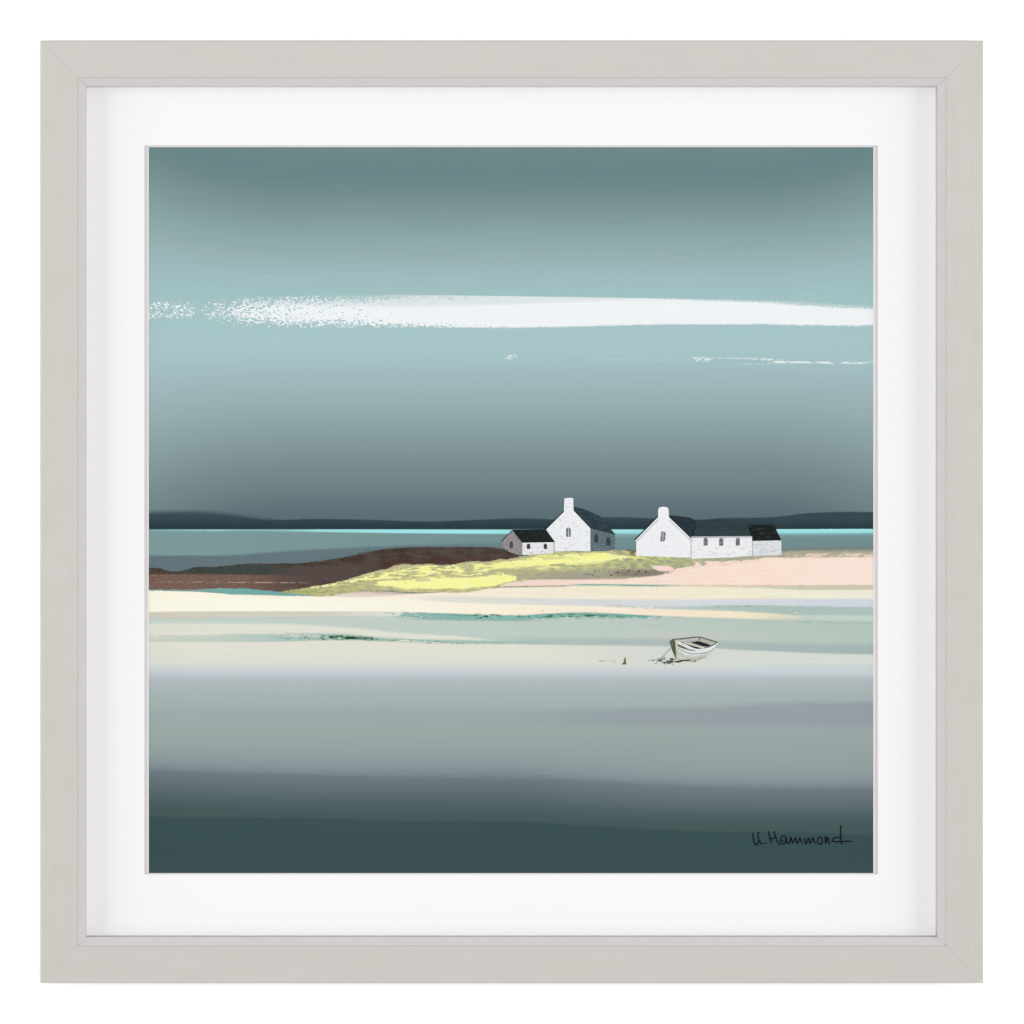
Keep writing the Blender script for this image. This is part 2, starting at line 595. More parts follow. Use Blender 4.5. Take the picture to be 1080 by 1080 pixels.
band([(560, 680), (700, 682.5), (800, 687), (930, 691.5)], [(560, 696), (700, 702), (800, 703), (930, 700)], [(560, (222, 225, 214)), (720, (214, 219, 212)), (930, (219, 225, 217))], 1.0, 5, 1.2,
     alpha=[(560, 0), (640, 0.9), (930, 1)])
band([(700, 703), (930, 701)], [(700, 711), (930, 712)], (204, 213, 215), 3, 2, 2, alpha=[(700, 0), (800, 0.8), (930, 0.9)])
finish('painted_shallows', 157, 921, 646, [(157, 662), (420, 672), (560, 700), (921, 716)])

start('weed_line_ink')
# sage line with weed
band([(150, 671), (220, 670), (290, 668), (360, 668.5), (410, 673), (480, 675), (560, 677), (650, 680)], [(150, 677), (290, 676.5), (360, 675), (410, 676.5), (480, 678.7), (560, 679.3), (650, 681.5)],
     [(150, (212, 220, 208)), (240, (197, 213, 201)), (300, (176, 204, 192)), (350, (160, 195, 180)), (430, (150, 188, 174)), (560, (160, 192, 182)), (650, (176, 196, 190))], 1.5, 1.0, 2.0,
     alpha=[(150, 0.6), (260, 0.9), (560, 0.8), (650, 0)])
weed1 = tn(0.16, 0.5, 31.0, 0.54, 0.62, 3)
band([(285, 669), (340, 669), (375, 670), (420, 674), (460, 676), (530, 677)], [(285, 674.5), (340, 675), (390, 675.5), (430, 678), (530, 680)], (52, 92, 66), 0.7, 0.7, 2.0,
     tex=weed1, alpha=[(285, 0), (300, 0.55), (330, 0.8), (350, 1), (395, 1), (405, 0.4), (430, 0.6), (455, 0.95), (470, 0.5), (505, 0.8), (512, 0.5), (530, 0.2)])
band([(346, 670), (360, 670.5), (395, 673)], [(346, 673), (362, 674), (395, 675.2)], (36, 74, 46), 0.8, 0.8, 3.0, tex=tn(0.11, 0.5, 35.0, 0.44, 0.54))
finish('painted_weed_line', 157, 655, 664, 686)

start('sand_ink')
state['soft'] = 1.6
# tan edge of the sand, left
band([(150, 645), (380, 645), (420, 645)], [(150, 651.2), (380, 650.5), (420, 648)], [(150, (214, 206, 186)), (300, (216, 210, 190)), (420, (200, 205, 190))], 0.8, 2.2, 1.2,
     alpha=[(150, 0.85), (340, 0.6), (380, 0.2), (420, 0)])

# ---- sand
CS = [(150, 645.8), (190, 645), (300, 644.8), (405, 645.3), (450, 646.2), (500, 648), (540, 648.8), (575, 647.4), (610, 646), (645, 647), (680, 649), (740, 651), (800, 653), (860, 655.5)]
cream = [(150, (255, 251, 229)), (300, (255, 252, 234)), (420, (253, 248, 228)), (520, (253, 244, 221)), (660, (250, 233, 209)), (800, (246, 234, 203)), (860, (232, 226, 190))]
band([(150, 622), (220, 624.5), (260, 627), (340, 628.5), (420, 627), (560, 618), (760, 617), (930, 617)], 640, [(150, (255, 251, 229)), (420, (252, 240, 219)), (640, (246, 236, 212)), (760, (243, 236, 209)), (930, (244, 240, 220))], 0.6, 1, 0.8)
band([(150, 630), (930, 630)], CS, cream, 1, 0.6, 0.8, alpha=[(150, 1), (790, 1), (850, 0.2), (860, 0), (930, 0)])
band([(150, 626), (420, 630), (930, 620)], [(150, 643), (560, 645), (700, 648), (930, 632)], (255, 252, 240), 1.5, 1.5, 2, tex=tn(0.012, 0.4, 87.0, 0.48, 0.7, 4), a=0.6)
# lilac water lying in the sand
band([(425, 630), (470, 629), (530, 630), (600, 631.2), (700, 632.3), (790, 631.5), (930, 631.5)], [(425, 632), (470, 635), (530, 637), (600, 638.8), (660, 639.8), (700, 641.5), (760, 643), (820, 641.5), (930, 641)],
     [(425, (228, 224, 212)), (520, (219, 222, 213)), (620, (216, 220, 219)), (760, (213, 220, 224)), (930, (212, 217, 227))], 1.0, 1.0, 1.0, alpha=[(425, 0), (460, 0.8), (600, 0.95), (930, 1)])
finish('painted_sand', 157, 921, [(157, 620), (340, 625), (560, 616), (921, 614)], [(157, 654), (420, 653), (921, 658)])

start('channel_ink')
state['soft'] = 1.8
# sage streak right
band([(632, 637.5), (700, 640), (770, 638.5), (800, 638.5), (930, 640.5)], [(632, 639.8), (700, 642.2), (760, 644), (800, 646), (860, 649.5), (930, 650)],
     [(632, (190, 205, 190)), (720, (186, 205, 193)), (830, (174, 194, 188)), (930, (182, 199, 192))], 0.6, 0.8, 0.8, alpha=[(632, 0), (650, 0.9), (930, 1)])
band([(845, 648.5), (930, 649.5)], [(845, 655), (930, 656)], (198, 216, 204), 0.8, 0.8, 1, alpha=[(830, 0), (865, 0.9), (930, 1)])
band([(780, 655), (930, 655.5)], [(780, 657), (930, 657.5)], (172, 195, 181), 0.8, 0.8, 1, alpha=[(780, 0), (850, 0.7), (930, 0.5)])
band([(740, 639), (812, 638.5)], [(740, 640.6), (812, 640.2)], (110, 135, 118), 0.5, 0.5, 1.0, tex=tn(0.2, 0.6, 41.0, 0.5, 0.58), a=0.5)
# teal strip under the sand
band(CS[3:11] + [(735, 651.2)], [(405, 650), (430, 652), (480, 654), (545, 654.5), (600, 652), (650, 652), (690, 652), (735, 652)],
     [(405, (160, 196, 184)), (440, (132, 180, 172)), (520, (138, 186, 176)), (640, (128, 180, 170)), (700, (98, 176, 164)), (735, (120, 180, 168))], 0.5, 1.0, 1.6,
     alpha=[(400, 0), (425, 0.9), (480, 1), (690, 1), (735, 0)])
weed2 = tn(0.12, 0.4, 51.0, 0.47, 0.55, 3)
band([(545, 648.8), (570, 648.2), (600, 647.8), (640, 648.6), (680, 650)], [(545, 651.2), (580, 651.2), (640, 650.8), (680, 651.5)], (66, 104, 56), 0.7, 0.7, 2.2, tex=weed2,
     alpha=[(545, 0.6), (556, 0.7), (562, 1), (630, 1), (650, 0.7), (680, 0.3)])
band([(475, 647), (530, 648)], [(475, 651.5), (530, 652.5)], (60, 100, 58), 0.7, 0.7, 2.5, tex=tn(0.12, 0.4, 57.0, 0.5, 0.56), alpha=[(475, 0.2), (500, 0.6), (504, 1), (518, 1), (530, 0.4)])
band([(540, 641), (602, 642)], [(540, 645), (602, 645.5)], (150, 165, 140), 0.5, 0.5, 1, tex=tn(0.35, 0.55, 61.0, 0.62, 0.67), a=0.8)
# khaki line under the pink shore and a teal hairline
band([(540, 617.5), (700, 617), (830, 617), (930, 616.8)], [(540, 619), (700, 618.5), (800, 620), (860, 622.3), (930, 622)], (209, 205, 176), 0.6, 0.7, 1.5, alpha=[(540, 0), (700, 0.4), (800, 0.8), (850, 1), (930, 0.95)])
finish('painted_channels', 405, 921, [(405, 643), (520, 640), (560, 615), (921, 614)], 660)

start('pink_sand_ink')
state['soft'] = 1.4
# ---- pink shore
band([(520, 614), (560, 611), (640, 609), (690, 604), (720, 596), (760, 590), (800, 586.5), (930, 584)], [(520, 619), (600, 617.6), (700, 617.5), (930, 617.2)],
     [(520, (246, 218, 205)), (680, (250, 224, 209)), (800, (253, 226, 211)), (930, (253, 232, 217))], 0.6, 0.5, 2.2, wamp=2.0)
band([(600, 612), (700, 606), (780, 592), (930, 588)], [(600, 617), (700, 616.5), (930, 616.5)], (254, 238, 224), 1.5, 1.5, 3, tex=tn(0.025, 0.3, 85.0, 0.45, 0.68, 4), a=0.7)
band([(353, 625), (380, 623.5), (440, 624)], [(353, 629.5), (380, 629.5), (440, 627)], (243, 222, 209), 0.6, 0.8, 1.5, alpha=[(353, 0), (362, 0.9), (415, 0.6), (440, 0)])
band([(596, 615.8), (640, 615.9), (720, 617.2)], [(596, 617.2), (650, 618.2), (720, 618.8)], (120, 178, 165), 0.5, 0.5, 0.8, alpha=[(596, 0), (615, 0.9), (690, 0.85), (720, 0.1)])
band([(530, 618.5), (600, 617.5)], [(530, 620), (600, 618.6)], (176, 178, 152), 0.5, 0.5, 1.0, a=0.8)
finish('painted_pink_shore', 350, 921, [(350, 621), (500, 620), (560, 607), (640, 606), (700, 598), (760, 585), (921, 580)], [(350, 632), (450, 630), (560, 622), (921, 622)])

start('moor_ink')
# ---- moor, left
mt = [(150, 598), (168, 598.6), (176, 601), (186, 602), (196, 600), (206, 598), (230, 597), (250, 595), (262, 593.8), (300, 593.8), (330, 592), (360, 588), (380, 584), (400, 580), (420, 578), (450, 577),
      (490, 576.8), (520, 577.5), (533, 580), (545, 584), (558, 588)]
mb = [(150, 622), (200, 622.3), (232, 621.3), (262, 621), (280, 623), (300, 624), (345, 622), (420, 610), (558, 592)]
brown = g.mix(tn(0.06, 0.14, 71.0, 0.35, 0.65, 3), lin((71, 55, 47)), lin((87, 77, 71)))
band(mt, mb, brown, 0.7, 0.7, 3.5, wamp=2.0)
mott = tn(0.4, 0.55, 73.0, 0.48, 0.62, 3)
band([(150, 600), (200, 598), (260, 596), (330, 595)], [(150, 604), (200, 606), (300, 607), (330, 604)], (64, 74, 68), 1.5, 1.5, 3, alpha=[(150, 0.1), (175, 0.4), (205, 0.8), (280, 0.9), (330, 0)], wamp=4)
band([(150, 597), (300, 593), (420, 578), (558, 578)], [(150, 606), (300, 607), (420, 596), (558, 590)], (42, 38, 36), 1, 1, 3, tex=mott, a=0.45)
band([(150, 597), (300, 593), (420, 578), (558, 578)], [(150, 606), (300, 607), (420, 596), (558, 590)], (104, 92, 80), 1, 1, 3, tex=tn(0.4, 0.6, 74.0, 0.6, 0.7, 3), a=0.5)
rose = g.mix(tn(0.3, 0.5, 75.0, 0.35, 0.7, 2), lin((112, 88, 78)), lin((136, 108, 95)))
band([(150, 605.5), (300, 606.5), (350, 608)], mb[:6] + [(350, 624)], rose, 0.9, 0.8, 2.0, alpha=[(150, 1), (260, 0.9), (305, 0.35), (350, 0)])
band([(280, 600), (420, 592)], [(280, 622), (420, 604)], (88, 76, 73), 3, 3, 2, alpha=[(280, 0), (310, 0.75), (370, 0.75), (420, 0)])
band([(470, 577.8), (535, 579)], [(470, 590), (535, 586)], (84, 80, 70), 2, 3, 5, alpha=[(440, 0), (485, 0.6), (520, 0.6), (535, 0.2)], tex=tn(0.15, 0.2, 77.0, 0.35, 0.6))
band([(400, 590), (480, 588), (558, 587)], [(400, 600), (480, 596), (558, 593)], (78, 50, 42), 3, 2, 3, a=0.5)
band([(158, 613.2), (330, 614.2)], [(158, 614.1), (330, 615.1)], (196, 176, 156), 0.4, 0.4, 0.8, tex=tn(0.2, 0.05, 81.0, 0.42, 0.52), alpha=[(158, 0.25), (210, 0.4), (250, 0.6), (270, 0.85), (300, 0.7), (330, 0.1)])
finish('painted_moor', 157, 562, [(u, v - 4) for u, v in mt], [(157, 626), (345, 627), (420, 614), (562, 595)])

start('teal_water_ink')
# teal water at the foot of the moor
band([(150, 621.5), (205, 621.5), (236, 620.5), (262, 621), (280, 623), (310, 624.5), (352, 626)], [(150, 623), (205, 623.5), (232, 626), (260, 627.3), (300, 628), (352, 629)],
     [(150, (138, 168, 150)), (205, (140, 180, 165)), (235, (118, 176, 168)), (300, (112, 170, 167)), (352, (125, 172, 158))], 0.6, 0.6, 3.0, wamp=2.5, alpha=[(150, 0.5), (220, 0.85), (240, 1), (340, 1), (352, 0.3)])
finish('painted_inlet', 157, 355, 617, 631)

start('dune_ink')
state['soft'] = 1.5
# ---- grassy dune
dt = [(296, 624), (320, 620.5), (340, 617), (360, 612), (380, 606), (400, 600.5), (411, 598.3), (415, 595.3), (440, 594.5), (470, 595), (500, 592), (530, 590), (550, 586.5), (575, 582), (620, 581), (650, 580),
      (668, 581.5), (700, 584), (740, 585), (790, 583), (822, 581), (840, 580), (930, 579.5)]
db = [(296, 625), (320, 627), (345, 629), (365, 625), (400, 623.3), (440, 624.8), (480, 625), (505, 622.5), (525, 619), (540, 614), (560, 611.5), (600, 610.5), (650, 610.5), (680, 608), (700, 604.5), (715, 599.5),
      (740, 596.5), (770, 594), (795, 590.5), (812, 588), (850, 588), (930, 586.8)]
olive = g.mix(tn(0.14, 0.35, 91.0, 0.38, 0.62, 4), g.ramp(XN, [(xn(300), lin((158, 162, 112))), (xn(420), lin((180, 177, 138))), (xn(540), lin((182, 178, 144))), (xn(680), lin((160, 158, 132))), (xn(760), lin((160, 164, 140))), (xn(930), lin((172, 168, 152)))]),
              g.ramp(XN, [(xn(300), lin((190, 192, 128))), (xn(420), lin((206, 202, 148))), (xn(560), lin((204, 206, 138))), (xn(700), lin((192, 198, 136))), (xn(760), lin((182, 182, 146))), (xn(930), lin((190, 184, 164)))]))
band(dt, db, olive, 0.5, 0.5, 3.5, wamp=4.0)
# dead-grass grey under the right half, stones
band([(545, 601), (600, 602), (660, 600), (700, 598), (722, 596)], [(545, 611), (600, 611), (660, 609.5), (700, 605.5), (722, 600)], (164, 160, 142), 2.5, 0.8, 2.5, alpha=[(545, 0.5), (600, 0.9), (700, 0.8), (722, 0)])
band([(640, 602.5), (690, 601), (708, 602)], [(640, 608), (690, 607), (708, 604)], (138, 126, 112), 1.5, 1.0, 2.5, alpha=[(640, 0), (655, 0.9), (695, 0.9), (708, 0.2)])
band([(616, 601.5), (690, 600.5)], [(616, 608.5), (690, 606.5)], (46, 48, 48), 0.7, 0.7, 1.5, tex=tn(0.28, 0.42, 95.0, 0.60, 0.65, 1))
# pink showing through
band([(686, 596.5), (700, 596.5), (712, 599)], [(686, 598), (698, 602.5), (712, 602)], (250, 222, 208), 0.8, 0.8, 1.5)
band([(730, 592), (770, 591.5), (800, 590)], [(730, 598), (770, 596), (800, 592)], (250, 224, 210), 0.6, 0.6, 2.0, tex=tn(0.09, 0.25, 97.0, 0.42, 0.5))
band([(835, 584), (930, 583.5)], [(835, 588.6), (930, 587.6)], (240, 216, 186), 0.6, 0.6, 1.5, tex=tn(0.09, 0.3, 99.0, 0.47, 0.54), alpha=[(835, 0), (848, 0.8), (930, 1)])
finish('painted_dune', 296, 921, [(u, v - 4) for u, v in dt], [(u, v + 4) for u, v in db])

start('yellow_grass_ink')
state['soft'] = 1.5
# yellow
yel = g.mix(tn(0.05, 0.3, 103.0, 0.4, 0.7), lin((252, 250, 158)), lin((252, 252, 178)))
band([(362, 613.5), (385, 608), (400, 604), (420, 599.3), (450, 597), (480, 596.3), (510, 593.8), (540, 591.8), (558, 589), (568, 584.5), (590, 582.3), (640, 582.3), (655, 585), (670, 587), (690, 587)],
     [(362, 614), (385, 612), (400, 611.5), (420, 611), (440, 609.5), (470, 606), (500, 603.5), (530, 601), (548, 600), (565, 597), (600, 594), (640, 591.5), (670, 588.5), (690, 588.5)],
     yel, 0.5, 0.6, 4.0, wamp=4, alpha=[(362, 0), (372, 0.9), (640, 1), (670, 0.85), (690, 0.1)])
band([(395, 613), (430, 611), (460, 608), (480, 606), (510, 604.5), (535, 605.5), (546, 608)], [(395, 617), (420, 620), (440, 621), (470, 621.2), (500, 620), (530, 616), (546, 611)],
     yel, 0.6, 0.6, 5.5, wamp=7)
band([(545, 592), (600, 590), (660, 589)], [(545, 602), (600, 599), (660, 594)], yel, 1, 2.5, 3, wamp=4, tex=tn(0.05, 0.25, 107.0, 0.48, 0.56), alpha=[(545, 1), (600, 0.8), (660, 0.4)])
band([(665, 586.5), (720, 588)], [(665, 590.5), (720, 590.5)], (232, 236, 148), 0.8, 0.8, 2, tex=tn(0.07, 0.3, 109.0, 0.46, 0.55), a=0.85)
band([(326, 619), (345, 616.3), (366, 612.5), (395, 604)], [(326, 621.3), (345, 619), (366, 616), (395, 608)], (252, 246, 178), 0.5, 0.5, 1.5, tex=tn(0.12, 0.3, 111.0, 0.45, 0.5))
# dry grey cracks through the yellow
crack = tn(0.05, 0.32, 113.0, 0.46, 0.53, 3)
band([(438, 609.5), (480, 605), (520, 600.5), (560, 597), (600, 596)], [(438, 614), (480, 610), (520, 607.5), (548, 606), (600, 599)], (186, 180, 142), 0.8, 0.8, 2.5, tex=crack, wamp=3,
     alpha=[(438, 0.7), (520, 1), (550, 0.9), (600, 0.2)])
band([(405, 608), (560, 592)], [(405, 620), (560, 608)], (196, 192, 142), 2, 2, 2, tex=tn(0.09, 0.5, 117.0, 0.64, 0.70, 3), a=0.8)
# rough earth beside the houses
band([(640, 578.5), (671, 579)], [(640, 583), (671, 587)], (110, 84, 48), 0.8, 0.8, 2.0, tex=tn(0.2, 0.4, 119.0, 0.45, 0.53), alpha=[(640, 0.6), (660, 1), (671, 1)])
band([(822, 578.5), (930, 577.5)], [(822, 582), (930, 581)], (140, 146, 136), 1.2, 1.5, 1.0, a=0.7)
finish('painted_yellow_grass', 326, 921, [(326, 614), (400, 599), (470, 591), (555, 585), (575, 578), (640, 575), (921, 574)], [(326, 624), (400, 622), (500, 623), (550, 612), (640, 604), (690, 594), (921, 586)])

# ------------------------------------------------------------------ printed motifs: flat ink on the sheet
INKS = {}


def ink(rgb, rgb2=None, su=0.5, sv=0.5, lo=0.4, hi=0.65, seed=0.0):
    """matt ink; rgb2 is the second colour of its dry-brush blotches"""
    key = (rgb, rgb2, su, sv, lo, hi, seed)
    if key not in INKS:
        k = G('printed_ink', 0.8, 0.04)
        o3, q = k.xyz()
        b = rgb2 or tuple(max(0, int(v * 0.94)) for v in rgb)
        nz = k.noise(k.vec(k.mul(q[0], su / SC), k.mul(q[2], sv / SC), seed), 3, 0.65)
        INKS[key] = k.done(k.mix(k.step(nz, lo, hi), lin(rgb), lin(b)))
    return INKS[key]


class Motif:
    def __init__(s):
        s.bm = bmesh.new()
        s.mats = []
        s.level = 0

    def poly(s, pts, mat, lift=1):
        s.level += lift
        if mat not in s.mats:
            s.mats.append(mat)
        y = PRINT_Y - 0.00016 - 0.000005 * s.level
        vs = [s.bm.verts.new(at(x, yy, y) - ctr) for x, yy in pts]
        f = s.bm.faces.new(vs)
        f.normal_update()
        if f.normal.y > 0:
            f.normal_flip()
        f.material_index = s.mats.index(mat)

    def line(s, pts, wd, mat, taper=False, smooth=True):
        p = [Vector(q) for q in pts]
        if smooth and len(p) > 2:
            out = []
            for i in range(len(p) - 1):
                a, b = p[max(i - 1, 0)], p[min(i + 2, len(p) - 1)]
                for k in range(6):
                    t = k / 6
                    out.append(0.5 * ((2 * p[i]) + (p[i + 1] - a) * t + (2 * a - 5 * p[i] + 4 * p[i + 1] - b) * t * t + (3 * p[i] - a - 3 * p[i + 1] + b) * t ** 3))
            p = out + [p[-1]]
        s.level += 1
        if mat not in s.mats:
            s.mats.append(mat)
        y = PRINT_Y - 0.00016 - 0.000005 * s.level
        lft, rgt = [], []
        m = len(p)
        for i, q in enumerate(p):
            d = (p[min(i + 1, m - 1)] - p[max(i - 1, 0)])
            d = d.normalized() if d.length > 1e-6 else Vector((1, 0))
            h = wd / 2
            if taper:
                h *= 0.55 + 0.45 * math.sin(math.pi * (i + 0.5) / m)
            nrm = Vector((-d.y, d.x)) * h
            lft.append(s.bm.verts.new(at(*(q + nrm), y) - ctr))
            rgt.append(s.bm.verts.new(at(*(q - nrm), y) - ctr))
        for i in range(m - 1):
            f = s.bm.faces.new((lft[i], lft[i + 1], rgt[i + 1], rgt[i]))
            f.normal_update()
            if f.normal.y > 0:
                f.normal_flip()
            f.material_index = s.mats.index(mat)

    def blob(s, x, y, rx, ry, mat, rnd, ang=0.0):
        pts = []
        for k in range(9):
            a = k * math.tau / 9
            r = rnd.uniform(0.6, 1.15)
            dx, dy = rx * r * math.cos(a), ry * r * math.sin(a)
            pts.append((x + dx * math.cos(ang) - dy * math.sin(ang), y + dx * math.sin(ang) + dy * math.cos(ang)))
        s.poly(pts, mat, 0.2)

    def build(s, name, label=None):
        me = bpy.data.meshes.new(name)
        s.bm.to_mesh(me)
        s.bm.free()
        for m in s.mats:
            me.materials.append(m)
        o = bpy.data.objects.new(name, me)
        scene.collection.objects.link(o)
        o.parent = sheet
        if label:
            o['label'] = label
        return o


def arch(x0, y0, x1, y1):
    m = (x0 + x1) / 2
    h = (y1 - y0) * 0.22
    return [(x0, y1), (x0, y0 + h), (x0 + (x1 - x0) * 0.2, y0 + h * 0.3), (m, y0), (x1 - (x1 - x0) * 0.2, y0 + h * 0.3), (x1, y0 + h), (x1, y1)]


rnd = random.Random(5)
white = ink((240, 241, 243), (206, 209, 213), 0.22, 0.3, 0.5, 0.75)
white_r = ink((243, 243, 245), (220, 222, 226), 0.2, 0.35, 0.5, 0.78, 3.0)
white_l = ink((242, 242, 243), (206, 208, 210), 0.16, 0.55, 0.5, 0.74, 6.0)
white_e = ink((226, 229, 231), (196, 201, 206), 0.2, 0.45, 0.45, 0.7, 9.0)
bright = ink((250, 250, 251))
dark_roof = ink((27, 33, 31), (36, 44, 42), 0.3, 0.3)
slate = ink((42, 57, 66), (58, 73, 82), 0.12, 0.3, 0.4, 0.7)
slate_r = ink((37, 50, 56), (46, 60, 66), 0.15, 0.3)
slate_l = ink((46, 60, 64), (56, 70, 73), 0.06, 0.4)
brown_roof = ink((26, 34, 34), (62, 60, 54), 0.12, 0.3, 0.5, 0.72, 2.0)
shade = ink((92, 109, 114), (140, 153, 155), 0.5, 0.7, 0.52, 0.7)
taupe = ink((156, 149, 151), (136, 130, 132), 0.3, 0.3)
line_dark = ink((40, 46, 48))
line_grey = ink((150, 152, 156))
pane = ink((98, 103, 108), (162, 166, 170), 0.7, 0.6, 0.5, 0.6)
pane_dark = ink((47, 57, 64), (70, 82, 88), 0.6, 0.5)
stone_mark = ink((140, 144, 147))


def dashes(m, x0, y0, x1, y1, n, mat, w=(1.0, 2.6)):
    for _ in range(n):
        x, y = rnd.uniform(x0, x1), rnd.uniform(y0, y1)
        l = rnd.uniform(*w)
        m.poly([(x, y), (x + l, y - 0.1), (x + l, y + rnd.uniform(0.3, 0.6)), (x + 0.2, y + 0.45)], mat, 0.2)


# grey-gabled low hut
m = Motif()
m.poly([(529.6, 571), (540.3, 560), (551, 572.3), (551, 585.2), (546, 585), (538, 582.6), (533, 579), (529.8, 576.5)], taupe)
m.poly([(551, 572), (584.3, 571.6), (584.3, 583.4), (570, 584.3), (551, 585.3)], ink((238, 238, 239), (222, 223, 225), 0.3, 0.5))
dashes(m, 552, 576, 582, 583, 16, stone_mark)
m.poly(arch(537.4, 570.8, 541, 578), ink((66, 80, 88)))
for x in (555.6, 573.4):
    m.poly(arch(x, 573.3, x + 3.6, 579), ink((62, 72, 76)))
m.poly([(540.2, 558.7), (575.6, 558.3), (585.6, 571.8), (550.8, 572.4)], dark_roof)
m.line([(529, 571), (540.5, 559), (551.2, 572.4)], 1.0, line_dark, smooth=False)
m.line([(584.3, 572), (584.3, 583.4)], 0.6, line_grey)
m.build('painted_cottage', 'small painted hut with grey gable and black roof')

# tall cottage with chimney and shaded side
m = Motif()
m.poly([(604, 534.3), (612, 536), (620, 538.6), (632, 544), (649.3, 563.8), (622.4, 557.6), (604, 539.5)], slate)
m.poly([(622.3, 557.2), (648.3, 563.6), (648.3, 579.5), (641, 581.3), (622.3, 581.5)], shade)
for x, y in ((626.6, 563), (639.4, 566.3)):
    m.poly(arch(x, y, x + 4.5, y + 9.2), pane_dark)
dashes(m, 624, 574, 646, 580, 9, ink((150, 162, 164)))
m.poly([(576.2, 558.4), (594.6, 540), (595.2, 525.7), (600, 525), (604.6, 525.3), (605, 538.8), (622.6, 557.2), (622.6, 581.3), (600, 581), (585, 581.8), (584.6, 571.3)], white)
m.line([(605, 539.2), (622.3, 557.4), (622.3, 581)], 0.7, bright, smooth=False)
m.line([(575.8, 558), (594.7, 539)], 0.9, line_dark)
m.line([(605.2, 538.2), (623, 556.8)], 0.8, line_dark)
m.poly(arch(597, 556.2, 602, 566.2), pane)
m.line([(599.8, 557), (599.5, 566)], 0.5, white)
m.build('painted_cottage', 'painted cottage with tall white gable, chimney and slate side wall')

# gabled cottage on the right
m = Motif()
m.poly([(704.8, 543.3), (716, 544.3), (728, 546), (735.5, 550), (729.2, 568.5), (704.8, 546.5)], slate_r)
m.poly([(670, 570.2), (694, 545.4), (694.2, 537), (695.4, 535.2), (699.6, 534.4), (703.6, 535), (705.2, 537), (705.6, 545.6), (728.8, 567.8), (728.8, 588), (712, 587.9), (690, 586.8), (671, 586.2), (671, 572)], white_r)
m.line([(669.4, 569.5), (693.8, 544.6)], 1.2, line_dark)
m.line([(705.8, 544.8), (729, 567.6)], 0.9, line_dark)
m.line([(671.2, 571.6), (694.2, 548)], 0.6, line_grey)
m.line([(705.4, 548.3), (728.4, 570)], 0.5, line_grey)
m.poly([(697.2, 560.8), (699.5, 560.6), (702, 561.6), (701.6, 568), (700.6, 571), (696.4, 571)], pane)
m.line([(699.4, 561.5), (699, 570)], 0.5, white_r)
m.build('painted_cottage', 'painted white gabled cottage with round-cornered chimney')

# long low cottage
m = Motif()
m.poly([(736, 549), (752, 547.6), (788.2, 550.6), (793.2, 565.7), (728.8, 566.2)], slate_l)
m.poly([(728.9, 566), (793.2, 565.5), (793.2, 586.2), (770, 588), (728.9, 589.4)], white_l)
m.line([(729, 566.9), (793, 566.3)], 0.9, ink((160, 161, 166)))
dashes(m, 730, 577, 790, 586, 16, ink((196, 197, 200)), (1.5, 5))
for x, y in ((742, 567), (758.4, 567.2), (776, 567)):
    m.poly(arch(x, y, x + 4.4, y + 8.4), pane)
m.line([(728.9, 567), (728.9, 588.5)], 0.6, line_grey)
m.build('painted_cottage', 'painted long low white cottage with three small windows')

# lean-to at its end
m = Motif()
m.poly([(788.8, 553.8), (800, 553.4), (816, 553), (824.2, 570), (793.6, 570.7)], brown_roof)
m.poly([(793.4, 570.6), (824, 569.9), (824, 585.5), (793.4, 586.3)], white_e)
dashes(m, 796, 573, 822, 584, 10, ink((186, 192, 197)), (1.5, 4))
m.line([(823.7, 570.4), (823.8, 585.4)], 0.6, bright)
m.line([(793.4, 571), (793.4, 586.2)], 0.6, line_grey)
m.build('painted_cottage', 'painted small white cottage end with near-black roof')

# ------------------------------------------------------------------ beached rowing boat
m = Motif()
hull = ink((226, 229, 223), (198, 200, 192), 0.12, 0.3, 0.45, 0.7)
m.poly([(706.2, 676.4), (709, 674.4), (712.4, 675.2), (714, 697), (711.6, 692.5), (708.6, 685)], ink((62, 68, 58), (112, 116, 104), 0.4, 0.5))
m.poly([(712.6, 675.6), (716, 676.8), (724, 680), (733, 684), (742, 684.6), (750, 682), (757.6, 677.4), (754, 683), (748, 690), (741, 693.3), (732, 695), (724, 695.8), (715, 696.6)], hull)
m.poly([(709, 674.5), (722, 673.4), (737, 672), (747, 674.8), (757, 677.8), (750, 681.8), (742, 684), (734, 684), (722, 679), (713, 676)], ink((186, 188, 176), (160, 162, 150), 0.3, 0.4))
m.poly([(717, 677), (722, 677.4), (730, 680.6), (740, 684), (735, 684.4), (727, 682)], ink((46, 50, 46)))
m.poly([(728.6, 677.6), (736, 676), (743, 678), (750, 680.4), (746.5, 682), (741, 681.6)], ink((40, 38, 48)))
m.line([(721, 677.2), (731, 680.6), (742, 683)], 1.3, ink((222, 220, 204)))
m.line([(714, 676.6), (723, 680), (733, 684.6), (743, 684.9), (751, 682.4), (757.6, 677.8)], 1.1, ink((244, 245, 244)))
m.poly([(714.4, 679), (720, 681.2), (727, 685), (734, 686.6), (727, 687), (720, 684.6), (714.8, 682)], ink((92, 102, 98), (140, 148, 146), 0.3, 0.6))
m.line([(715, 683.6), (721, 686.8), (728, 689.2), (738, 689.4), (748, 687.4), (753, 683.6)], 0.8, ink((146, 154, 164)))
m.line([(715, 682.6), (723, 685.4), (733, 687.4), (744, 687), (753, 683)], 0.7, ink((246, 247, 248)))
m.line([(709, 674.5), (722, 673.3), (737, 671.9), (747, 674.6), (757, 677.6)], 1.0, ink((72, 76, 68)))
m.line([(757, 677.6), (750, 681.2), (743, 683.4)], 0.7, ink((70, 74, 74)))
m.line([(738, 672.8), (737, 675.4)], 0.7, ink((92, 96, 80)))
m.line([(716, 676), (726, 675), (736, 674)], 0.9, ink((214, 215, 205)))
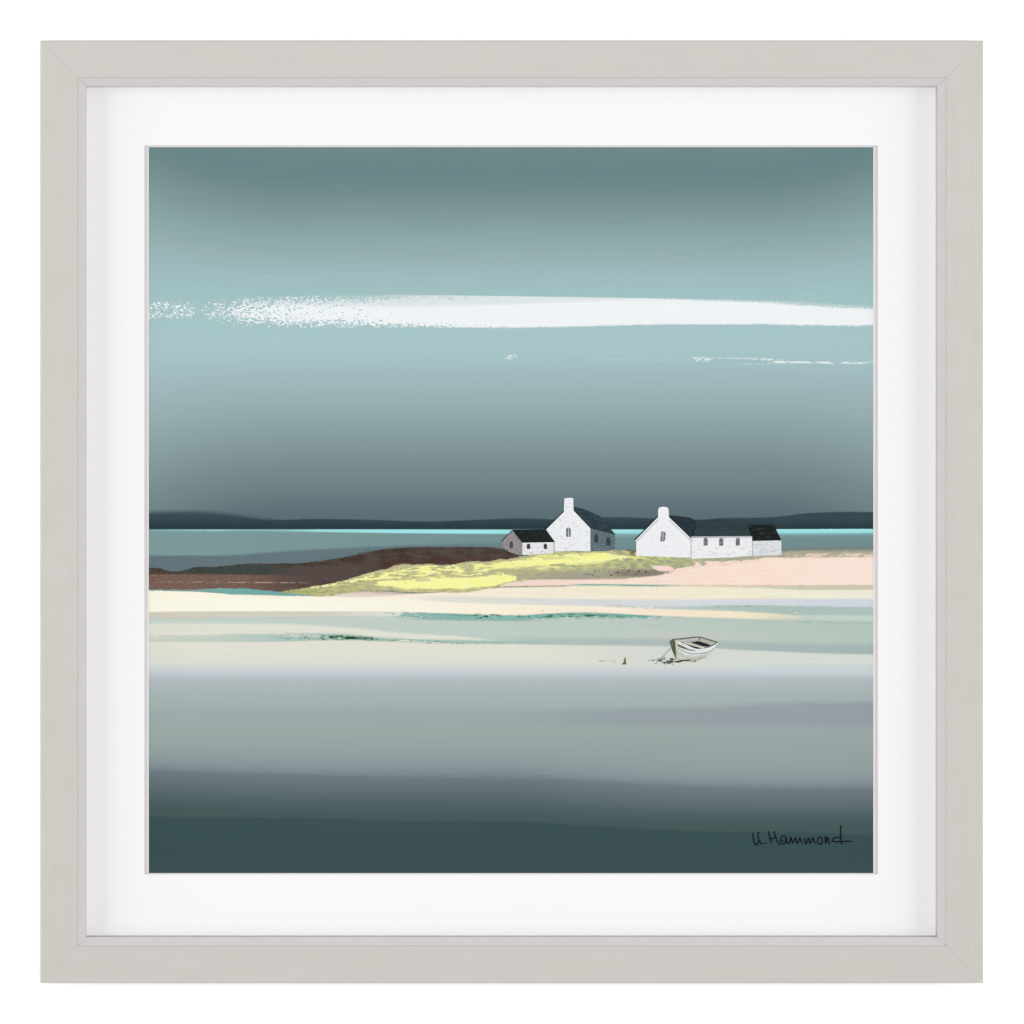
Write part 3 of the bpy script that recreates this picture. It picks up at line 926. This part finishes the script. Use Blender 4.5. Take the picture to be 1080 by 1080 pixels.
m.poly([(711.9, 675.2), (713.3, 675.4), (714.4, 686), (715.2, 696.8), (713.2, 697.4), (712.8, 686)], ink((206, 212, 180), (180, 186, 152), 0.2, 0.2))
m.poly([(714.6, 686), (722, 690.4), (732, 692), (742, 691), (748.6, 688.6), (745, 691.4), (738, 693.9), (731, 695), (724, 695.8), (715, 696.6)], ink((206, 207, 198), (188, 189, 178), 0.15, 0.3))
m.poly([(718, 695.6), (724, 694.6), (732, 694.4), (742, 692.6), (747, 690), (743, 694.2), (734, 696), (724, 696.8)], ink((186, 186, 172)))
m.line([(696.8, 694.6), (702, 689.5), (707.6, 683)], 0.55, ink((126, 136, 130)))
m.build('painted_rowing_boat')

# seaweed under and beside the boat
m = Motif()
weeds = [ink((42, 50, 34)), ink((96, 104, 80)), ink((134, 140, 118)), ink((64, 74, 50))]
for _ in range(85):
    x = rnd.gauss(708, 11)
    if not 684 < x < 740:
        continue
    y = 697 - 0.06 * abs(x - 712) + rnd.gauss(0, 1.6) + (0.6 if x < 712 else -0.6)
    if x > 715 and y < 695.6:
        continue
    m.blob(x, y, rnd.uniform(0.5, 1.7), rnd.uniform(0.25, 0.65), rnd.choice(weeds), rnd, rnd.uniform(-0.3, 0.2))
for x, y, rx, ry in ((702, 698.6, 3.4, 0.8), (707, 698, 4, 0.8), (714, 698, 4, 0.9), (723, 696.2, 5, 0.6), (695.5, 697, 1.4, 0.8), (700.5, 695.3, 1.2, 0.7), (708, 694.8, 2.2, 0.9)):
    m.blob(x, y, rx, ry, weeds[0] if rx > 2 else weeds[3], rnd)
for _ in range(16):
    m.blob(rnd.uniform(632, 652), 697.4 + rnd.gauss(0, 0.8), rnd.uniform(0.5, 1.3), 0.3, ink((190, 194, 178)), rnd)
for _ in range(22):
    m.blob(rnd.uniform(716, 738), rnd.gauss(697.2, 0.7), rnd.uniform(0.5, 1.5), rnd.uniform(0.25, 0.5), rnd.choice(weeds[1:]), rnd, rnd.uniform(-0.3, 0.1))
m.line([(716, 697), (722, 696.6), (729, 695.9)], 1.0, weeds[0], True)
m.build('painted_seaweed')

# mooring post
m = Motif()
m.poly([(658.6, 693.6), (659.9, 693.4), (660.3, 700.2), (657.8, 700.6), (656.2, 700.2), (657.9, 698)], ink((98, 102, 62), (142, 140, 92), 0.3, 0.3))
m.line([(655.8, 700.4), (661.2, 700.3)], 0.7, ink((70, 72, 50)))
m.build('painted_mooring_post')

# signature in dark ink
m = Motif()
pen = ink((9, 13, 14), (20, 26, 28), 0.4, 0.4)
A = lambda pts: [(790 + x / 18, 865 + y / 18) for x, y in pts]
Bq = lambda pts: [(840 + x / 18, 865 + y / 18) for x, y in pts]
for pts in (A([(68, 238), (80, 330), (102, 430), (140, 470), (172, 430), (188, 380)]),
            A([(205, 225), (165, 255), (178, 330), (200, 400), (235, 450), (275, 442)]),
            A([(370, 208), (388, 320), (425, 440)]), A([(395, 332), (450, 356), (490, 322)]),
            A([(474, 208), (508, 330), (548, 425), (585, 468)]),
            A([(695, 330), (652, 294), (605, 345), (605, 410), (640, 456), (690, 425), (708, 330), (712, 400), (745, 442), (778, 405), (796, 322), (812, 385), (838, 430), (880, 338), (908, 430), (926, 430), (966, 338), (1002, 440)]),
            A([(640, 385), (668, 380)]),
            Bq([(152, 335), (178, 452), (230, 342), (262, 440), (316, 332), (338, 415), (372, 432)]),
            Bq([(440, 312), (398, 368), (408, 438), (450, 462), (490, 420), (480, 345), (440, 312)]),
            Bq([(545, 300), (556, 432), (592, 322), (612, 420), (645, 440)]),
            Bq([(832, 345), (760, 326), (695, 358), (680, 388), (722, 410), (850, 405), (1050, 400)]),
            Bq([(846, 92), (836, 200), (845, 330), (860, 460)])):
    m.line(pts, 1.25, pen)
m.blob(790 + 320 / 18, 865 + 432 / 18, 0.9, 1.0, pen, rnd)
m.build('signature')
